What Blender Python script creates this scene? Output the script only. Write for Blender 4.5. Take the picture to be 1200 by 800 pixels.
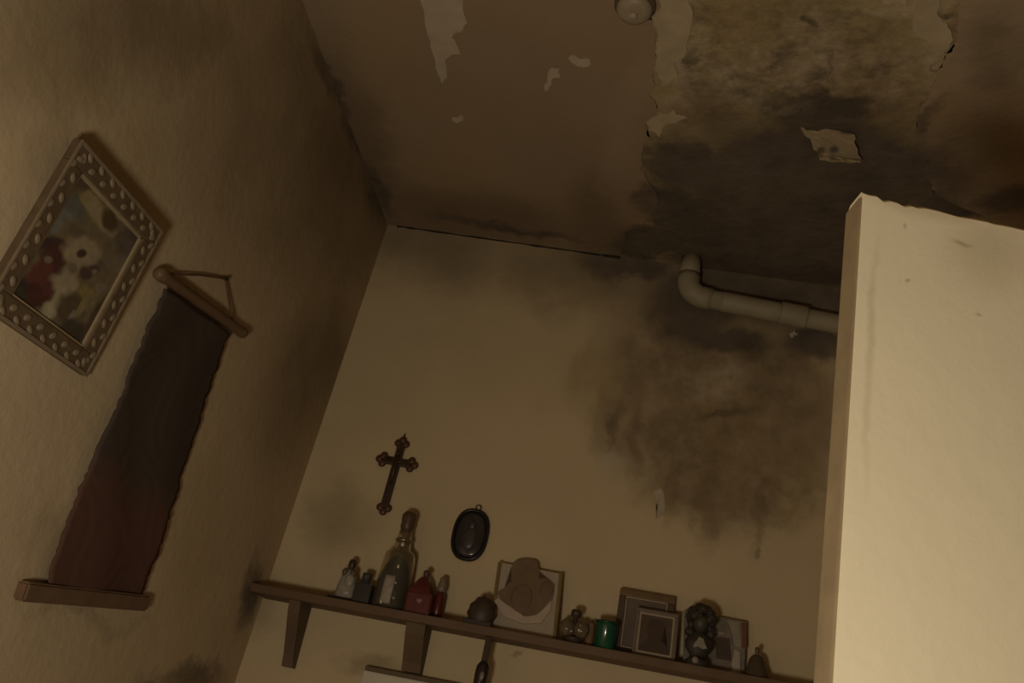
import bpy, bmesh, math, random
import numpy as np
from mathutils import Vector, Matrix

random.seed(7)
for o in list(bpy.data.objects):
    bpy.data.objects.remove(o, do_unlink=True)
SC = bpy.context.scene
COL = SC.collection

# ------------------------------------------------------------------ camera
EYE = np.array([0.0, 0.0, 1.5])
YAW, PITCH, ROLL, F = math.radians(-9.823), math.radians(23.494), math.radians(12.996), 1050.0
W_ = np.array([math.sin(YAW)*math.cos(PITCH), math.cos(YAW)*math.cos(PITCH), math.sin(PITCH)])
_r = np.array([math.cos(YAW), -math.sin(YAW), 0.0])
_u = np.cross(_r, W_)
R_ = _r*math.cos(ROLL) + _u*math.sin(ROLL)
U_ = -_r*math.sin(ROLL) + _u*math.cos(ROLL)
cam = bpy.data.cameras.new('camera')
cam.sensor_width = 36.0
cam.lens = F/1200*36
cam.clip_start = 0.02
co = bpy.data.objects.new('camera', cam)
m = Matrix.Identity(4)
for i in range(3):
    m[i][0], m[i][1], m[i][2], m[i][3] = R_[i], U_[i], -W_[i], EYE[i]
co.matrix_world = m
COL.objects.link(co)
SC.camera = co

# ------------------------------------------------------------------ world, lamp, exposure
wd = bpy.data.worlds.new('world')
SC.world = wd
wd.use_nodes = True
wd.node_tree.nodes['Background'].inputs[0].default_value = (1.0, 0.72, 0.42, 1)
wd.node_tree.nodes['Background'].inputs[1].default_value = 0.004
lamp = bpy.data.lights.new('lamp_light', 'POINT')
lamp.energy = 37.5
lamp.color = (1.0, 0.90, 0.68)
lamp.shadow_soft_size = 0.11
lo = bpy.data.objects.new('lamp_light', lamp)
lo.location = (-0.28, 0.06, 1.18)
COL.objects.link(lo)
SC.view_settings.view_transform = 'Standard'
SC.view_settings.look = 'None'
SC.view_settings.gamma = 1
SC.view_settings.use_curve_mapping = False
SC.view_settings.exposure = 0.0

# ------------------------------------------------------------------ pixel -> place
def ray(x, y):
    d = W_*F + R_*(x-600) - U_*(y-400)
    return d/np.linalg.norm(d)
def onY(x, y, Y):
    d = ray(x, y)
    return EYE + d*(Y/d[1])
def onZ(x, y, Z):
    d = ray(x, y)
    return EYE + d*((Z-EYE[2])/d[2])
def proj(p):
    p = np.asarray(p, float) - EYE
    z = p@W_
    return 600+F*(p@R_)/z, 400-F*(p@U_)/z
DB = 2.7
def back(x, y): return onY(x, y, DB)
CA, CB = back(455, 262), back(275, 800)
HC = float(CA[2])
def ceil_(x, y): return onZ(x, y, HC)
CC = ceil_(355, 0)
NL = np.cross(CB-CA, CC-CA); NL /= np.linalg.norm(NL)
if NL[0] < 0: NL = -NL
def left(x, y, off=0.0):
    d = ray(x, y)
    return EYE + d*(((CA-EYE)@NL+off)/(d@NL))
def leftx(y, z):                       # x of the left wall at (y, z)
    return float(CA[0] - (NL[1]*(y-CA[1]) + NL[2]*(z-CA[2]))/NL[0])

# ------------------------------------------------------------------ materials
def lin(c):
    return tuple(((v/255/12.92) if v/255 <= .04045 else ((v/255+.055)/1.055)**2.4) for v in c)
def newmat(name):
    mt = bpy.data.materials.new(name); mt.use_nodes = True
    nt = mt.node_tree
    return mt, nt, nt.nodes['Principled BSDF']
def plain(name, col, rough=.6, metal=0.0, var=.25, nscale=30.0, bump=0.0, spec=.4, trans=0.0, ior=1.45, coat=0.0):
    mt, nt, b = newmat(name)
    N, L = nt.nodes, nt.links
    tc = N.new('ShaderNodeTexCoord')
    nz = N.new('ShaderNodeTexNoise'); nz.inputs['Scale'].default_value = nscale; nz.inputs['Detail'].default_value = 4
    L.new(tc.outputs['Object'], nz.inputs['Vector'])
    mx = N.new('ShaderNodeMix'); mx.data_type = 'RGBA'
    mx.inputs[6].default_value = (*[c*(1-var) for c in col], 1)
    mx.inputs[7].default_value = (*[min(1, c*(1+var)) for c in col], 1)
    L.new(nz.outputs['Fac'], mx.inputs[0])
    L.new(mx.outputs[2], b.inputs['Base Color'])
    b.inputs['Roughness'].default_value = rough
    b.inputs['Metallic'].default_value = metal
    b.inputs['Specular IOR Level'].default_value = spec
    b.inputs['Transmission Weight'].default_value = trans
    b.inputs['IOR'].default_value = ior
    b.inputs['Coat Weight'].default_value = coat
    if bump:
        bp = N.new('ShaderNodeBump'); bp.inputs['Strength'].default_value = bump; bp.inputs['Distance'].default_value = .004
        L.new(nz.outputs['Fac'], bp.inputs['Height']); L.new(bp.outputs[0], b.inputs['Normal'])
    return mt

def surface(name, base, layers, surf, rough=.85, var=.12, vscale=4.0, warp=.10, bump=.35, bscale=40.0):
    """Plaster: a base colour with stains laid where they are on that wall.
    layer = (colour, amount, noise scale, noise contrast, inner, outer, [(cx, cy, rx, ry, rot), ...])"""
    mt, nt, b = newmat(name)
    N, L = nt.nodes, nt.links
    def math_(op, a, c=None, clamp=False):
        n = N.new('ShaderNodeMath'); n.operation = op; n.use_clamp = clamp
        for i, v in enumerate((a, c)):
            if v is None: continue
            if isinstance(v, (int, float)): n.inputs[i].default_value = v
            else: L.new(v, n.inputs[i])
        return n.outputs[0]
    def vmath(op, a, c=None, s=None):
        n = N.new('ShaderNodeVectorMath'); n.operation = op
        for i, v in enumerate((a, c)):
            if v is None: continue
            if isinstance(v, (tuple, list)): n.inputs[i].default_value = v
            else: L.new(v, n.inputs[i])
        if s is not None: n.inputs['Scale'].default_value = s
        return n
    def noise(vec, scale, detail=4, rgh=.55):
        n = N.new('ShaderNodeTexNoise'); n.inputs['Scale'].default_value = scale
        n.inputs['Detail'].default_value = detail; n.inputs['Roughness'].default_value = rgh
        L.new(vec, n.inputs['Vector']); return n
    P = N.new('ShaderNodeNewGeometry').outputs['Position']
    w1 = vmath('SUBTRACT', noise(P, 5, 5).outputs['Color'], (.5, .5, .5)).outputs[0]
    w1 = vmath('SCALE', w1, s=warp*2).outputs[0]
    w2 = vmath('SUBTRACT', noise(P, 26, 3).outputs['Color'], (.5, .5, .5)).outputs[0]
    w2 = vmath('SCALE', w2, s=warp*.55).outputs[0]
    Pw = vmath('ADD', vmath('ADD', P, w1).outputs[0], w2).outputs[0]
    def mixc(fac, a, c):
        n = N.new('ShaderNodeMix'); n.data_type = 'RGBA'
        L.new(fac, n.inputs[0])
        for i, v in ((6, a), (7, c)):
            if isinstance(v, tuple): n.inputs[i].default_value = (*v[:3], 1)
            else: L.new(v, n.inputs[i])
        return n.outputs[2]
    col = mixc(noise(P, vscale, 6).outputs['Fac'], tuple(c*(1-var) for c in base), tuple(c*(1+var) for c in base))
    for (lc, amt, ns, nc, inner, outer, blobs) in layers:
        mask = None
        for (cx, cy, rx, ry, rot) in blobs:
            t = math.radians(rot)
            c0 = surf(cx, cy)
            a = surf(cx+rx*math.cos(t)*.2, cy+rx*math.sin(t)*.2)-c0
            e = surf(cx-ry*math.sin(t)*.2, cy+ry*math.cos(t)*.2)-c0
            pi = np.linalg.pinv(np.stack([a*5, e*5], 1))
            uv = []
            for k in range(2):
                d = vmath('DOT_PRODUCT', Pw, tuple(float(v) for v in pi[k])).outputs['Value']
                uv.append(math_('SUBTRACT', d, float(pi[k]@c0)))
            cb = N.new('ShaderNodeCombineXYZ'); L.new(uv[0], cb.inputs[0]); L.new(uv[1], cb.inputs[1])
            ln = vmath('LENGTH', cb.outputs[0]).outputs['Value']
            mr = N.new('ShaderNodeMapRange'); mr.interpolation_type = 'SMOOTHSTEP'
            L.new(ln, mr.inputs['Value'])
            for i, v in enumerate((inner, outer, 1.0, 0.0)): mr.inputs[i+1].default_value = v
            mask = mr.outputs[0] if mask is None else math_('MAXIMUM', mask, mr.outputs[0])
        if nc > 0:
            nf = noise(P, ns, 5, .6).outputs['Fac']
            mr = N.new('ShaderNodeMapRange'); L.new(nf, mr.inputs['Value'])
            for i, v in enumerate((.5-.18, .5+.18, 1-nc, 1.0)): mr.inputs[i+1].default_value = v
            mask = math_('MULTIPLY', mask, mr.outputs[0])
        col = mixc(math_('MULTIPLY', mask, amt, True), col, lc)
    L.new(col, b.inputs['Base Color'])
    b.inputs['Roughness'].default_value = rough
    b.inputs['Specular IOR Level'].default_value = .2
    bp = N.new('ShaderNodeBump'); bp.inputs['Strength'].default_value = bump; bp.inputs['Distance'].default_value = .006
    hn = math_('ADD', noise(P, bscale, 5, .6).outputs['Fac'], math_('MULTIPLY', noise(P, 6, 3).outputs['Fac'], 2.0))
    L.new(hn, bp.inputs['Height']); L.new(bp.outputs[0], b.inputs['Normal'])
    return mt

# ------------------------------------------------------------------ mesh helpers
def link(name, bm, mat, parent=None, smooth=False, recalc=True):
    if recalc: bmesh.ops.recalc_face_normals(bm, faces=bm.faces)
    me = bpy.data.meshes.new(name); bm.to_mesh(me); bm.free()
    if smooth:
        for p in me.polygons: p.use_smooth = True
    me.materials.append(mat)
    o = bpy.data.objects.new(name, me); COL.objects.link(o)
    if parent: o.parent = parent
    return o
def share(src, name, parent, mw=None):
    o = src.copy(); o.name = name; COL.objects.link(o); o.parent = parent
    if mw is not None: o.matrix_local = mw
    return o
def tag(o, label, cat, group=None):
    o['label'] = label; o['category'] = cat
    if group: o['group'] = group
    return o
def struct(o): o['kind'] = 'structure'; return o
def empty(name, loc, rot=(0, 0, 0)):
    o = bpy.data.objects.new(name, None); COL.objects.link(o)
    o.empty_display_size = .05
    o.location = tuple(float(v) for v in loc); o.rotation_euler = rot
    return o
def NB(): return bmesh.new()
def a_box(bm, lo_, hi_, bev=0.0, mat=None):
    c = [(a+b)/2 for a, b in zip(lo_, hi_)]; s = [b-a for a, b in zip(lo_, hi_)]
    M = Matrix.Translation(c) @ Matrix.Diagonal((*s, 1))
    if mat is not None: M = mat @ M
    r = bmesh.ops.create_cube(bm, size=1, matrix=M)
    if bev:
        es = list({e for v in r['verts'] for e in v.link_edges})
        bmesh.ops.bevel(bm, geom=es, offset=bev, segments=2, affect='EDGES', profile=.6)
    return bm
def a_hex(bm, pts):                    # 8 corners: 4 bottom ring, 4 top ring
    v = [bm.verts.new(tuple(float(c) for c in p)) for p in pts]
    for f in ((0, 1, 2, 3), (4, 5, 6, 7), (0, 1, 5, 4), (1, 2, 6, 5), (2, 3, 7, 6), (3, 0, 4, 7)):
        bm.faces.new([v[i] for i in f])
    return bm
def a_lathe(bm, prof, seg=24, c=(0, 0, 0), sx=1.0, sy=1.0, mat=None):
    rings = []
    for (r, z) in prof:
        if r < 1e-5: rings.append([bm.verts.new((c[0], c[1], c[2]+z))])
        else: rings.append([bm.verts.new((c[0]+sx*r*math.cos(2*math.pi*k/seg), c[1]+sy*r*math.sin(2*math.pi*k/seg), c[2]+z)) for k in range(seg)])
    for a, b in zip(rings, rings[1:]):
        for k in range(seg):
            k2 = (k+1) % seg
            if len(a) == 1 and len(b) == 1: continue
            if len(a) == 1: bm.faces.new([a[0], b[k], b[k2]])
            elif len(b) == 1: bm.faces.new([a[k], a[k2], b[0]])
            else: bm.faces.new([a[k], a[k2], b[k2], b[k]])
    if len(rings[0]) > 1: bm.faces.new(rings[0][::-1])
    if len(rings[-1]) > 1: bm.faces.new(rings[-1])
    if mat is not None:
        bmesh.ops.transform(bm, matrix=mat, verts=[v for r in rings for v in r])
    return bm
def a_tube(bm, path, r, seg=12, cap=True):
    pts = [Vector(tuple(float(c) for c in p)) for p in path]
    rs = r if isinstance(r, (list, tuple)) else [r]*len(pts)
    rings = []; ref = None
    for i, p in enumerate(pts):
        t = (pts[min(i+1, len(pts)-1)]-pts[max(i-1, 0)]).normalized()
        if ref is None: ref = t.orthogonal().normalized()
        ref = (ref - t*ref.dot(t)).normalized(); bi = t.cross(ref)
        rings.append([bm.verts.new(p+rs[i]*(math.cos(2*math.pi*k/seg)*ref+math.sin(2*math.pi*k/seg)*bi)) for k in range(seg)])
    for a, b in zip(rings, rings[1:]):
        for k in range(seg): bm.faces.new([a[k], a[(k+1) % seg], b[(k+1) % seg], b[k]])
    if cap: bm.faces.new(rings[0][::-1]); bm.faces.new(rings[-1])
    return bm
def a_ell(bm, c, r, u=16, v=10, mat=None):
    M = Matrix.Translation(c) @ Matrix.Diagonal((*r, 1))
    if mat is not None: M = mat @ M
    bmesh.ops.create_uvsphere(bm, u_segments=u, v_segments=v, radius=1, matrix=M)
    return bm
def a_prism(bm, poly, d, tri=True):    # poly of 3D points, pushed by vector d
    a = [bm.verts.new(tuple(float(c) for c in p)) for p in poly]
    b = [bm.verts.new(tuple(float(p[i])+d[i] for i in range(3))) for p in poly]
    n = len(a)
    f1 = bm.faces.new(a); f2 = bm.faces.new(b[::-1])
    for k in range(n): bm.faces.new([a[k], a[(k+1) % n], b[(k+1) % n], b[k]])
    if tri: bmesh.ops.triangulate(bm, faces=[f1, f2])
    return bm
def jag(pts, amp, depth=3, closed=True, rnd=random):
    """ragged outline through the given 2D points"""
    out = list(pts) + ([pts[0]] if closed else [])
    for _ in range(depth):
        nx = []
        for p, q in zip(out, out[1:]):
            l = math.hypot(q[0]-p[0], q[1]-p[1])
            t = rnd.uniform(.4, .6); k = rnd.uniform(-1, 1)*min(amp, l*.25)
            nx += [p, (p[0]+(q[0]-p[0])*t-(q[1]-p[1])/max(l, 1e-6)*k, p[1]+(q[1]-p[1])*t+(q[0]-p[0])/max(l, 1e-6)*k)]
        out = nx+[out[-1]]; amp *= .55
    return out[:-1] if closed else out

# ------------------------------------------------------------------ the room
CREAM = (.60, .47, .30)
DAMP = (.22, .155, .095)
MOULD = (.080, .063, .058)
SOOT_SHADE = (.16, .115, .072)
OCHRE = (.36, .25, .12)
PALE = (.66, .55, .42)
m_back = surface('stained_wall_plaster', CREAM, [
    (SOOT_SHADE, .75, 3, .3, .2, 1.3, [(500, 285, 150, 60, 8), (700, 320, 170, 55, 8), (880, 350, 200, 60, 8)]),
    (DAMP, .92, 7, .5, .35, 1.15, [(800, 420, 120, 95, 10), (830, 500, 110, 90, 0), (740, 470, 45, 100, 12), (910, 460, 90, 130, 0), (860, 570, 90, 70, 0), (800, 560, 60, 55, 0)]),
    (OCHRE, .5, 10, .6, .3, 1.1, [(860, 520, 60, 90, 5), (700, 440, 40, 60, 20), (930, 560, 50, 70, 0)]),
    (DAMP, .7, 12, .5, .3, 1.1, [(790, 580, 14, 60, 8), (830, 590, 18, 70, 8), (890, 600, 14, 60, 6), (750, 520, 14, 60, 10)]),
    (MOULD, .85, 8, .35, .5, 1.15, [(740, 310, 70, 28, 8), (810, 355, 60, 55, 0), (850, 395, 75, 22, 12), (930, 345, 120, 40, 8), (965, 405, 60, 22, 10), (880, 335, 120, 30, 8)]),
    ((.07, .052, .04), .45, 16, .5, .3, 1.1, [(855, 490, 34, 9, -8), (725, 490, 9, 40, 14), (880, 420, 26, 26, 0), (890, 648, 6, 5, 0), (600, 765, 6, 5, 0)]),
    ((.10, .072, .046), .42, 22, 1.0, .4, 1.2, [(850, 440, 130, 60, 8), (830, 520, 110, 60, 0), (900, 570, 80, 60, 0)]),
    (PALE, .5, 13, .9, .2, 1.1, [(850, 450, 40, 28, 10), (720, 540, 30, 40, 0)]),
    (DAMP, .55, 5, .5, .2, 1.1, [(300, 700, 34, 60, 16), (400, 600, 60, 60, 0), (440, 780, 50, 20, 0)]),
], back)
m_left = surface('smoky_wall_plaster', (.58, .445, .29), [
    (SOOT_SHADE, .8, 3, .35, .1, 1.25, [(380, 180, 150, 280, -20), (190, 40, 220, 110, 0), (370, 420, 62, 150, 18)]),  # soot, with light falloff towards the corner painted in
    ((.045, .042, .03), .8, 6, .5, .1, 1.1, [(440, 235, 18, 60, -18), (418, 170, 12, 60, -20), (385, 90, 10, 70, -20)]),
    (MOULD, .8, 9, .35, .3, 1.1, [(228, 790, 52, 22, 0), (190, 800, 30, 14, 0), (292, 700, 15, 50, 16)]),
    (OCHRE, .35, 5, .6, .2, 1.1, [(60, 90, 120, 90, 0), (170, 200, 60, 90, 0), (240, 620, 50, 120, 10)]),
    (DAMP, .4, 5, .5, .2, 1.1, [(60, 200, 45, 70, 20), (60, 640, 50, 60, 0), (110, 725, 90, 14, 6)]),
], left)
m_ceil = surface('bare_ceiling_plaster', (.40, .31, .17), [
    (PALE, .55, 14, .7, .3, 1.1, [(800, 60, 45, 110, 0), (1095, 60, 34, 60, 0), (1060, 5, 60, 14, 0), (870, 90, 60, 50, 0), (960, 60, 80, 50, 0)]),
    (OCHRE, .6, 7, .5, .3, 1.1, [(890, 40, 90, 60, 0), (1010, 70, 80, 60, 0), (1150, 120, 80, 70, 0)]),
    (DAMP, .85, 9, .4, .4, 1.2, [(1000, 150, 120, 60, 0), (1140, 190, 110, 70, 10), (1160, 40, 60, 60, 0), (830, 130, 60, 35, 0)]),
    ((.075, .055, .038), .85, 18, .55, .3, 1.15, [(815, 110, 22, 12, -20), (900, 75, 12, 16, 0), (950, 90, 14, 12, 0), (965, 75, 7, 16, 0), (975, 100, 16, 10, 20), (890, 110, 18, 20, 0), (1000, 110, 30, 10, -20), (1040, 80, 14, 12, 0), (1085, 110, 7, 50, 24), (1105, 20, 16, 10, 0), (810, 65, 12, 10, 0), (945, 30, 14, 8, 0)]),
    (MOULD, .93, 8, .25, .6, 1.2, [(900, 220, 130, 70, 4), (960, 180, 110, 45, 0), (1040, 200, 60, 40, 0), (860, 270, 110, 45, 8), (980, 290, 90, 55, 8), (800, 190, 50, 40, 0), (960, 125, 60, 26, 0), (1100, 230, 90, 26, 13), (900, 310, 150, 34, 8), (1000, 240, 80, 60, 0), (760, 285, 50, 26, 0), (785, 245, 34, 40, 0)]),
    ((.095, .070, .048), .62, 34, 1.0, .5, 1.2, [(880, 105, 130, 45, 4), (820, 60, 50, 60, 0), (1010, 95, 90, 50, -10), (960, 40, 120, 50, 0)]),
    ((.50, .40, .29), .5, 27, 1.0, .3, 1.2, [(800, 110, 50, 45, 0), (950, 70, 70, 40, 0), (1040, 80, 50, 40, 0), (900, 120, 70, 20, 0)]),
    ((.19, .145, .122), .75, 13, 1.0, .4, 1.2, [(860, 200, 110, 40, 0), (930, 280, 130, 50, 8), (1020, 190, 70, 40, 0)]),
], ceil_, bump=.9, bscale=28, warp=.12)
m_sheet = surface('old_ceiling_paint', (.33, .235, .155), [
    (OCHRE, .45, 4, .5, .2, 1.1, [(450, 60, 60, 120, -20), (540, 200, 70, 60, 0)]),
    (SOOT_SHADE, .7, 4, .3, .2, 1.2, [(560, 250, 170, 34, 8), (430, 170, 40, 130, -22), (700, 250, 60, 60, 0)]),
    (MOULD, .85, 8, .4, .2, 1.1, [(448, 225, 14, 50, -20), (395, 100, 10, 70, -20), (600, 268, 120, 7, 9), (745, 285, 40, 24, 0), (770, 235, 26, 30, 0)]),
    ((.40, .30, .21), .5, 6, .5, .2, 1.1, [(730, 190, 34, 90, 0), (740, 90, 20, 60, 0)]),
], ceil_, bump=.25)
m_floor = plain('worn_floor', (.13, .09, .06), .7, var=.35, nscale=6)
m_dim = surface('plain_room_plaster', (.25, .19, .12), [], back)
m_part = surface('cream_partition_paint', (.86, .76, .585), [
    ((.50, .42, .27), .55, 6, .6, .1, 1.1, [(1080, 245, 110, 22, 13), (1160, 300, 70, 60, 0), (1016, 420, 8, 190, 4)]),
    ((.30, .24, .16), .6, 20, .4, .2, 1.0, [(1066, 336, 5, 3, 0), (1147, 370, 6, 3, 0), (1058, 272, 4, 6, 0), (1130, 290, 16, 5, 10)]),
], lambda x, y: onY(x, y, .98), warp=.02, var=.05, bump=.12)

XR, YF = 2.3, -1.7
bm = NB(); a_box(bm, (-1.35, DB, -.1), (XR+.15, DB+.15, HC+.1)); wall_back = struct(link('wall_back', bm, m_back))
bm = NB()
pts = []
for z in (-.1, HC+.1):
    for (y, dx) in ((YF-.15, 0), (DB, 0), (DB, -.2), (YF-.15, -.2)):
        pts.append((leftx(y, z)+dx, y, z))
a_hex(bm, pts); wall_left = struct(link('wall_left', bm, m_left))
bm = NB(); a_box(bm, (-1.35, YF-.15, HC), (XR+.15, DB+.15, HC+.15)); ceiling = struct(link('ceiling', bm, m_ceil))
bm = NB(); a_box(bm, (-1.35, YF-.15, -.12), (XR+.15, DB+.15, 0)); struct(link('floor', bm, m_floor))
bm = NB(); a_box(bm, (XR, YF, 0), (XR+.15, DB, HC)); struct(link('wall_right', bm, m_dim))
bm = NB(); a_box(bm, (-1.3, YF-.15, 0), (XR, YF, HC)); struct(link('wall_front', bm, m_dim))

# partition: free-standing plastered wall, top at 2.2 m, chipped along its top edge
ZP = 2.20
p0, p1 = onZ(1012, 222, ZP), onZ(1200, 265, ZP)
dirp = (p1-p0)/np.linalg.norm(p1-p0); nrm = np.array([-dirp[1], dirp[0], 0])
TH = .042
bm = NB()
n = 200; LEN = 1.75; chip = 0.0
rows = []
rp = random.Random(3)
for k in range(n+1):
    s = LEN*k/n
    chip = chip*.6+rp.gauss(0, .0009)
    c = -abs(chip)
    if .02 < s < .075: c -= rp.choice((.0, .002, .005))
    if k == 0: c = 0.0
    q = p0+dirp*s
    rows.append([tuple(q+[0, 0, -ZP]), tuple(q+[0, 0, c-.006]), tuple(q+nrm*.006+[0, 0, c]), tuple(q+nrm*(TH-.004)), tuple(q+nrm*TH+[0, 0, -.004]), tuple(q+nrm*TH+[0, 0, -ZP])])
vs = [[bm.verts.new(tuple(float(x) for x in p)) for p in r] for r in rows]
for a, b in zip(vs, vs[1:]):
    for k in range(5): bm.faces.new([a[k], a[k+1], b[k+1], b[k]])
    bm.faces.new([a[5], a[0], b[0], b[5]])
bm.faces.new(vs[0][::-1]); bm.faces.new(vs[-1])
wall_part = struct(link('wall_partition', bm, m_part))
bm = NB()                              # end cover, coloured darker to paint in the dim free end
e0 = p0+nrm*.002-dirp*.004
a_hex(bm, [tuple(e0+v+[0, 0, z]) for z in (-ZP, -.012) for v in (np.zeros(3), nrm*(TH-.004), nrm*(TH-.004)+dirp*.006, dirp*.006)])
link('end_shade_strip', bm, plain('end_shade_tone', (.30, .225, .14), .8, var=.35, nscale=18), wall_part)

# old paint still hanging on to the ceiling, in ragged-edged layers
def ceil_layer(name, pts, th, mat, amp=6, depth=3, seed=1, z0=0.0):
    rr = random.Random(seed)
    out = [ceil_(x, y) for x, y in jag(pts, amp, depth, True, rr)]
    b = NB(); a_prism(b, [(p[0], p[1], HC-z0+.001) for p in out], (0, 0, -th-.001))
    return link(name, b, mat, ceiling)
ceil_layer('paint_layer', [(335, -20), (385, 110), (432, 262), (520, 270), (600, 281), (700, 296), (726, 297), (733, 270), (752, 262), (772, 235), (756, 205), (752, 185), (762, 160), (757, 142), (772, 132), (762, 112), (766, 90), (768, 60), (770, 35), (758, 22), (775, 5), (768, -20), (560, -25)], .004, m_sheet, 4, 3, 11)
m_patch = plain('exposed_undercoat', (.50, .41, .31), .85, var=.2, nscale=25, bump=.3)
for i, pl in enumerate([
        [(492, -15), (542, -15), (548, 25), (540, 36), (529, 42), (540, 62), (522, 68), (524, 90), (518, 96), (511, 70), (502, 40)],
        [(638, 104), (644, 80), (656, 78), (657, 88), (648, 90), (643, 104)],
        [(666, 66), (676, 63), (692, 68), (690, 76), (678, 76)],
        [(530, 136), (540, 133), (543, 140), (534, 142)]]):
    ceil_layer('undercoat_patch', pl, .0055, m_patch, 3, 2, 20+i)
m_flk = plain('loose_paint', (.47, .37, .25), .85, var=.3, nscale=20, bump=.4)
for i, pl in enumerate([
        [(768, 0), (800, -15), (812, 20), (806, 60), (790, 72), (796, 95), (775, 100), (765, 78), (740, 78), (738, 68), (770, 66), (772, 40), (758, 26)],
        [(756, 134), (772, 130), (790, 128), (806, 138), (780, 146), (774, 160), (760, 152)],
        [(1072, -10), (1100, -10), (1098, 14), (1114, 34), (1112, 54), (1098, 64), (1086, 44), (1070, 36)],
        [(1030, -6), (1066, -8), (1060, 6), (1036, 4)]]):
    ceil_layer('plaster_skin', pl, .003, m_flk, 5, 3, 40+i)
m_sheet2 = surface('damp_ceiling_paint', (.38, .28, .19), [
    (SOOT_SHADE, .7, 6, .5, .2, 1.1, [(1130, 170, 90, 60, 10), (1170, 60, 60, 60, 0)]),
    (MOULD, .8, 7, .4, .3, 1.1, [(1100, 205, 80, 26, 15), (1075, 190, 42, 45, 0), (1110, 225, 60, 30, 14), (1085, 130, 14, 40, 24), (1190, 235, 50, 26, 0)]),
    (OCHRE, .5, 8, .6, .2, 1.1, [(1110, 120, 40, 50, 0), (1180, 110, 40, 30, 0)]),
], ceil_, bump=.5)
ceil_layer('paint_layer', [(1124, -15), (1120, 30), (1116, 58), (1098, 82), (1090, 105), (1078, 125), (1072, 150), (1070, 168), (1090, 178), (1082, 200), (1096, 225), (1240, 275), (1300, 200), (1300, -10)], .007, m_sheet2, 6, 3, 61)

# a flap of paint curling down from the ceiling
bm = NB()
flap = [[(938, 148), (952, 152), (970, 151), (1002, 156)], [(950, 163), (962, 163), (976, 166), (1004, 168)], [(958, 178), (968, 180), (985, 184), (1008, 186)], [(962, 187), (974, 189), (990, 190), (1010, 191)]]
drop = [.002, .012, .022, .045]
g = [[bm.verts.new(tuple(onZ(x, y, HC-drop[j]-.004*(i % 2)))) for i, (x, y) in enumerate(r)] for j, r in enumerate(flap)]
for j in range(3):
    for i in range(3): bm.faces.new([g[j][i], g[j][i+1], g[j+1][i+1], g[j+1][i]])
bmesh.ops.subdivide_edges(bm, edges=bm.edges, cuts=2, use_grid_fill=True)
rf = random.Random(5)
for v in bm.verts: v.co += Vector((rf.uniform(-.004, .004), rf.uniform(-.004, .004), rf.uniform(-.002, .001)))
fl = link('paint_flap', bm, surface('curled_paint', (.36, .28, .18), [(MOULD, .9, 12, .2, .3, 1.0, [(962, 168, 7, 5, 0), (976, 169, 7, 5, 0), (990, 152, 12, 4, 0)])], ceil_, warp=.02), ceiling, recalc=False)
sm = fl.modifiers.new('thickness', 'SOLIDIFY'); sm.thickness = .003

# plaster chips on the back wall, and a painted glint by the pipe
for i, pl in enumerate([[(766, 578), (774, 572), (779, 590), (774, 606), (768, 609), (770, 592)], [(925, 392), (932, 386), (935, 392), (929, 396)], [(575, 264), (588, 262), (592, 271), (578, 271)]]):
    out = [back(x, y) for x, y in jag(pl, 2, 2, True, random.Random(70+i))]
    b = NB(); a_prism(b, [(p[0], DB+.001, p[2]) for p in out], (0, -.004, 0))
    link('chip_glint', b, m_patch, wall_back)
# ceiling crack along the junction with the back wall
bm = NB()
cl = [(468, 257), (500, 262), (540, 267), (590, 275), (640, 282), (700, 292), (728, 297)]
a_tube(bm, [back(x, y)*[1, 0, 0]+[0, DB-.002, HC-.006] for x, y in jag(cl, 1.2, 2, False, random.Random(9))], [.0012+.0035*random.Random(k).random() for k in range(25)], 6)
link('dark_crack', bm, plain('crack_dirt', (.035, .026, .02), .95), wall_back)

# ------------------------------------------------------------------ ceiling rose
c = ceil_(745, 3)
rose = tag(empty('ceiling_rose', (c[0], c[1], HC-.004)), 'small round plastic ceiling rose at the edge of the peeling paint', 'ceiling fixture')
m_rose = plain('old_plastic', (.34, .27, .19), .5)
bm = NB(); a_lathe(bm, [(.046, 0.0), (.048, -.004), (.047, -.010), (.043, -.012)], 32); link('base_plate', bm, plain('dark_plastic', (.12, .085, .055), .6), rose, True)
bm = NB(); a_lathe(bm, [(.041, -.011), (.041, -.020), (.037, -.028), (.028, -.033), (.012, -.035), (0, -.035)], 32); link('cover', bm, m_rose, rose, True)
bm = NB(); a_lathe(bm, [(.009, -.034), (.009, -.039), (.006, -.041), (0, -.041)], 16); link('cable_gland', bm, plain('gland', (.45, .36, .26), .5), rose, True)

# ------------------------------------------------------------------ drain pipe under the ceiling
YP = DB-.055
m_pipe = plain('grimy_pipe', (.34, .285, .20), .55, var=.35, nscale=14)
pt = onY(809, 300, YP); pb = onY(806, 352, YP); pe = onY(988, 381, YP)
xv = float((pt[0]+pb[0])/2)
pipe = tag(empty('drain_pipe', (xv, YP, HC)), 'grimy elbowed pipe coming from the mouldy ceiling and running along the wall', 'pipe')
zh = float(onY(840, 352, YP)[2]); sl = (float(pe[2])-zh)/(float(pe[0])-float(onY(840, 352, YP)[0]))
RB = .055; rp_ = .033
def lp(x, z): return (x-xv, 0, z-HC)
ze = zh+sl*(xv-float(onY(840, 352, YP)[0]))
bm = NB(); a_tube(bm, [(0, 0, 0), lp(xv, ze+RB+.01)], rp_, 20); link('riser', bm, m_pipe, pipe, True)
path = [lp(xv, ze+RB+.02)]
for k in range(9):
    a = math.pi*k/16
    path.append(lp(xv+RB-RB*math.cos(a), ze+RB-RB*math.sin(a)+sl*RB*math.sin(a)*.5))
path.append(lp(xv+RB+.025, ze+sl*(RB+.025)))
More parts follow.
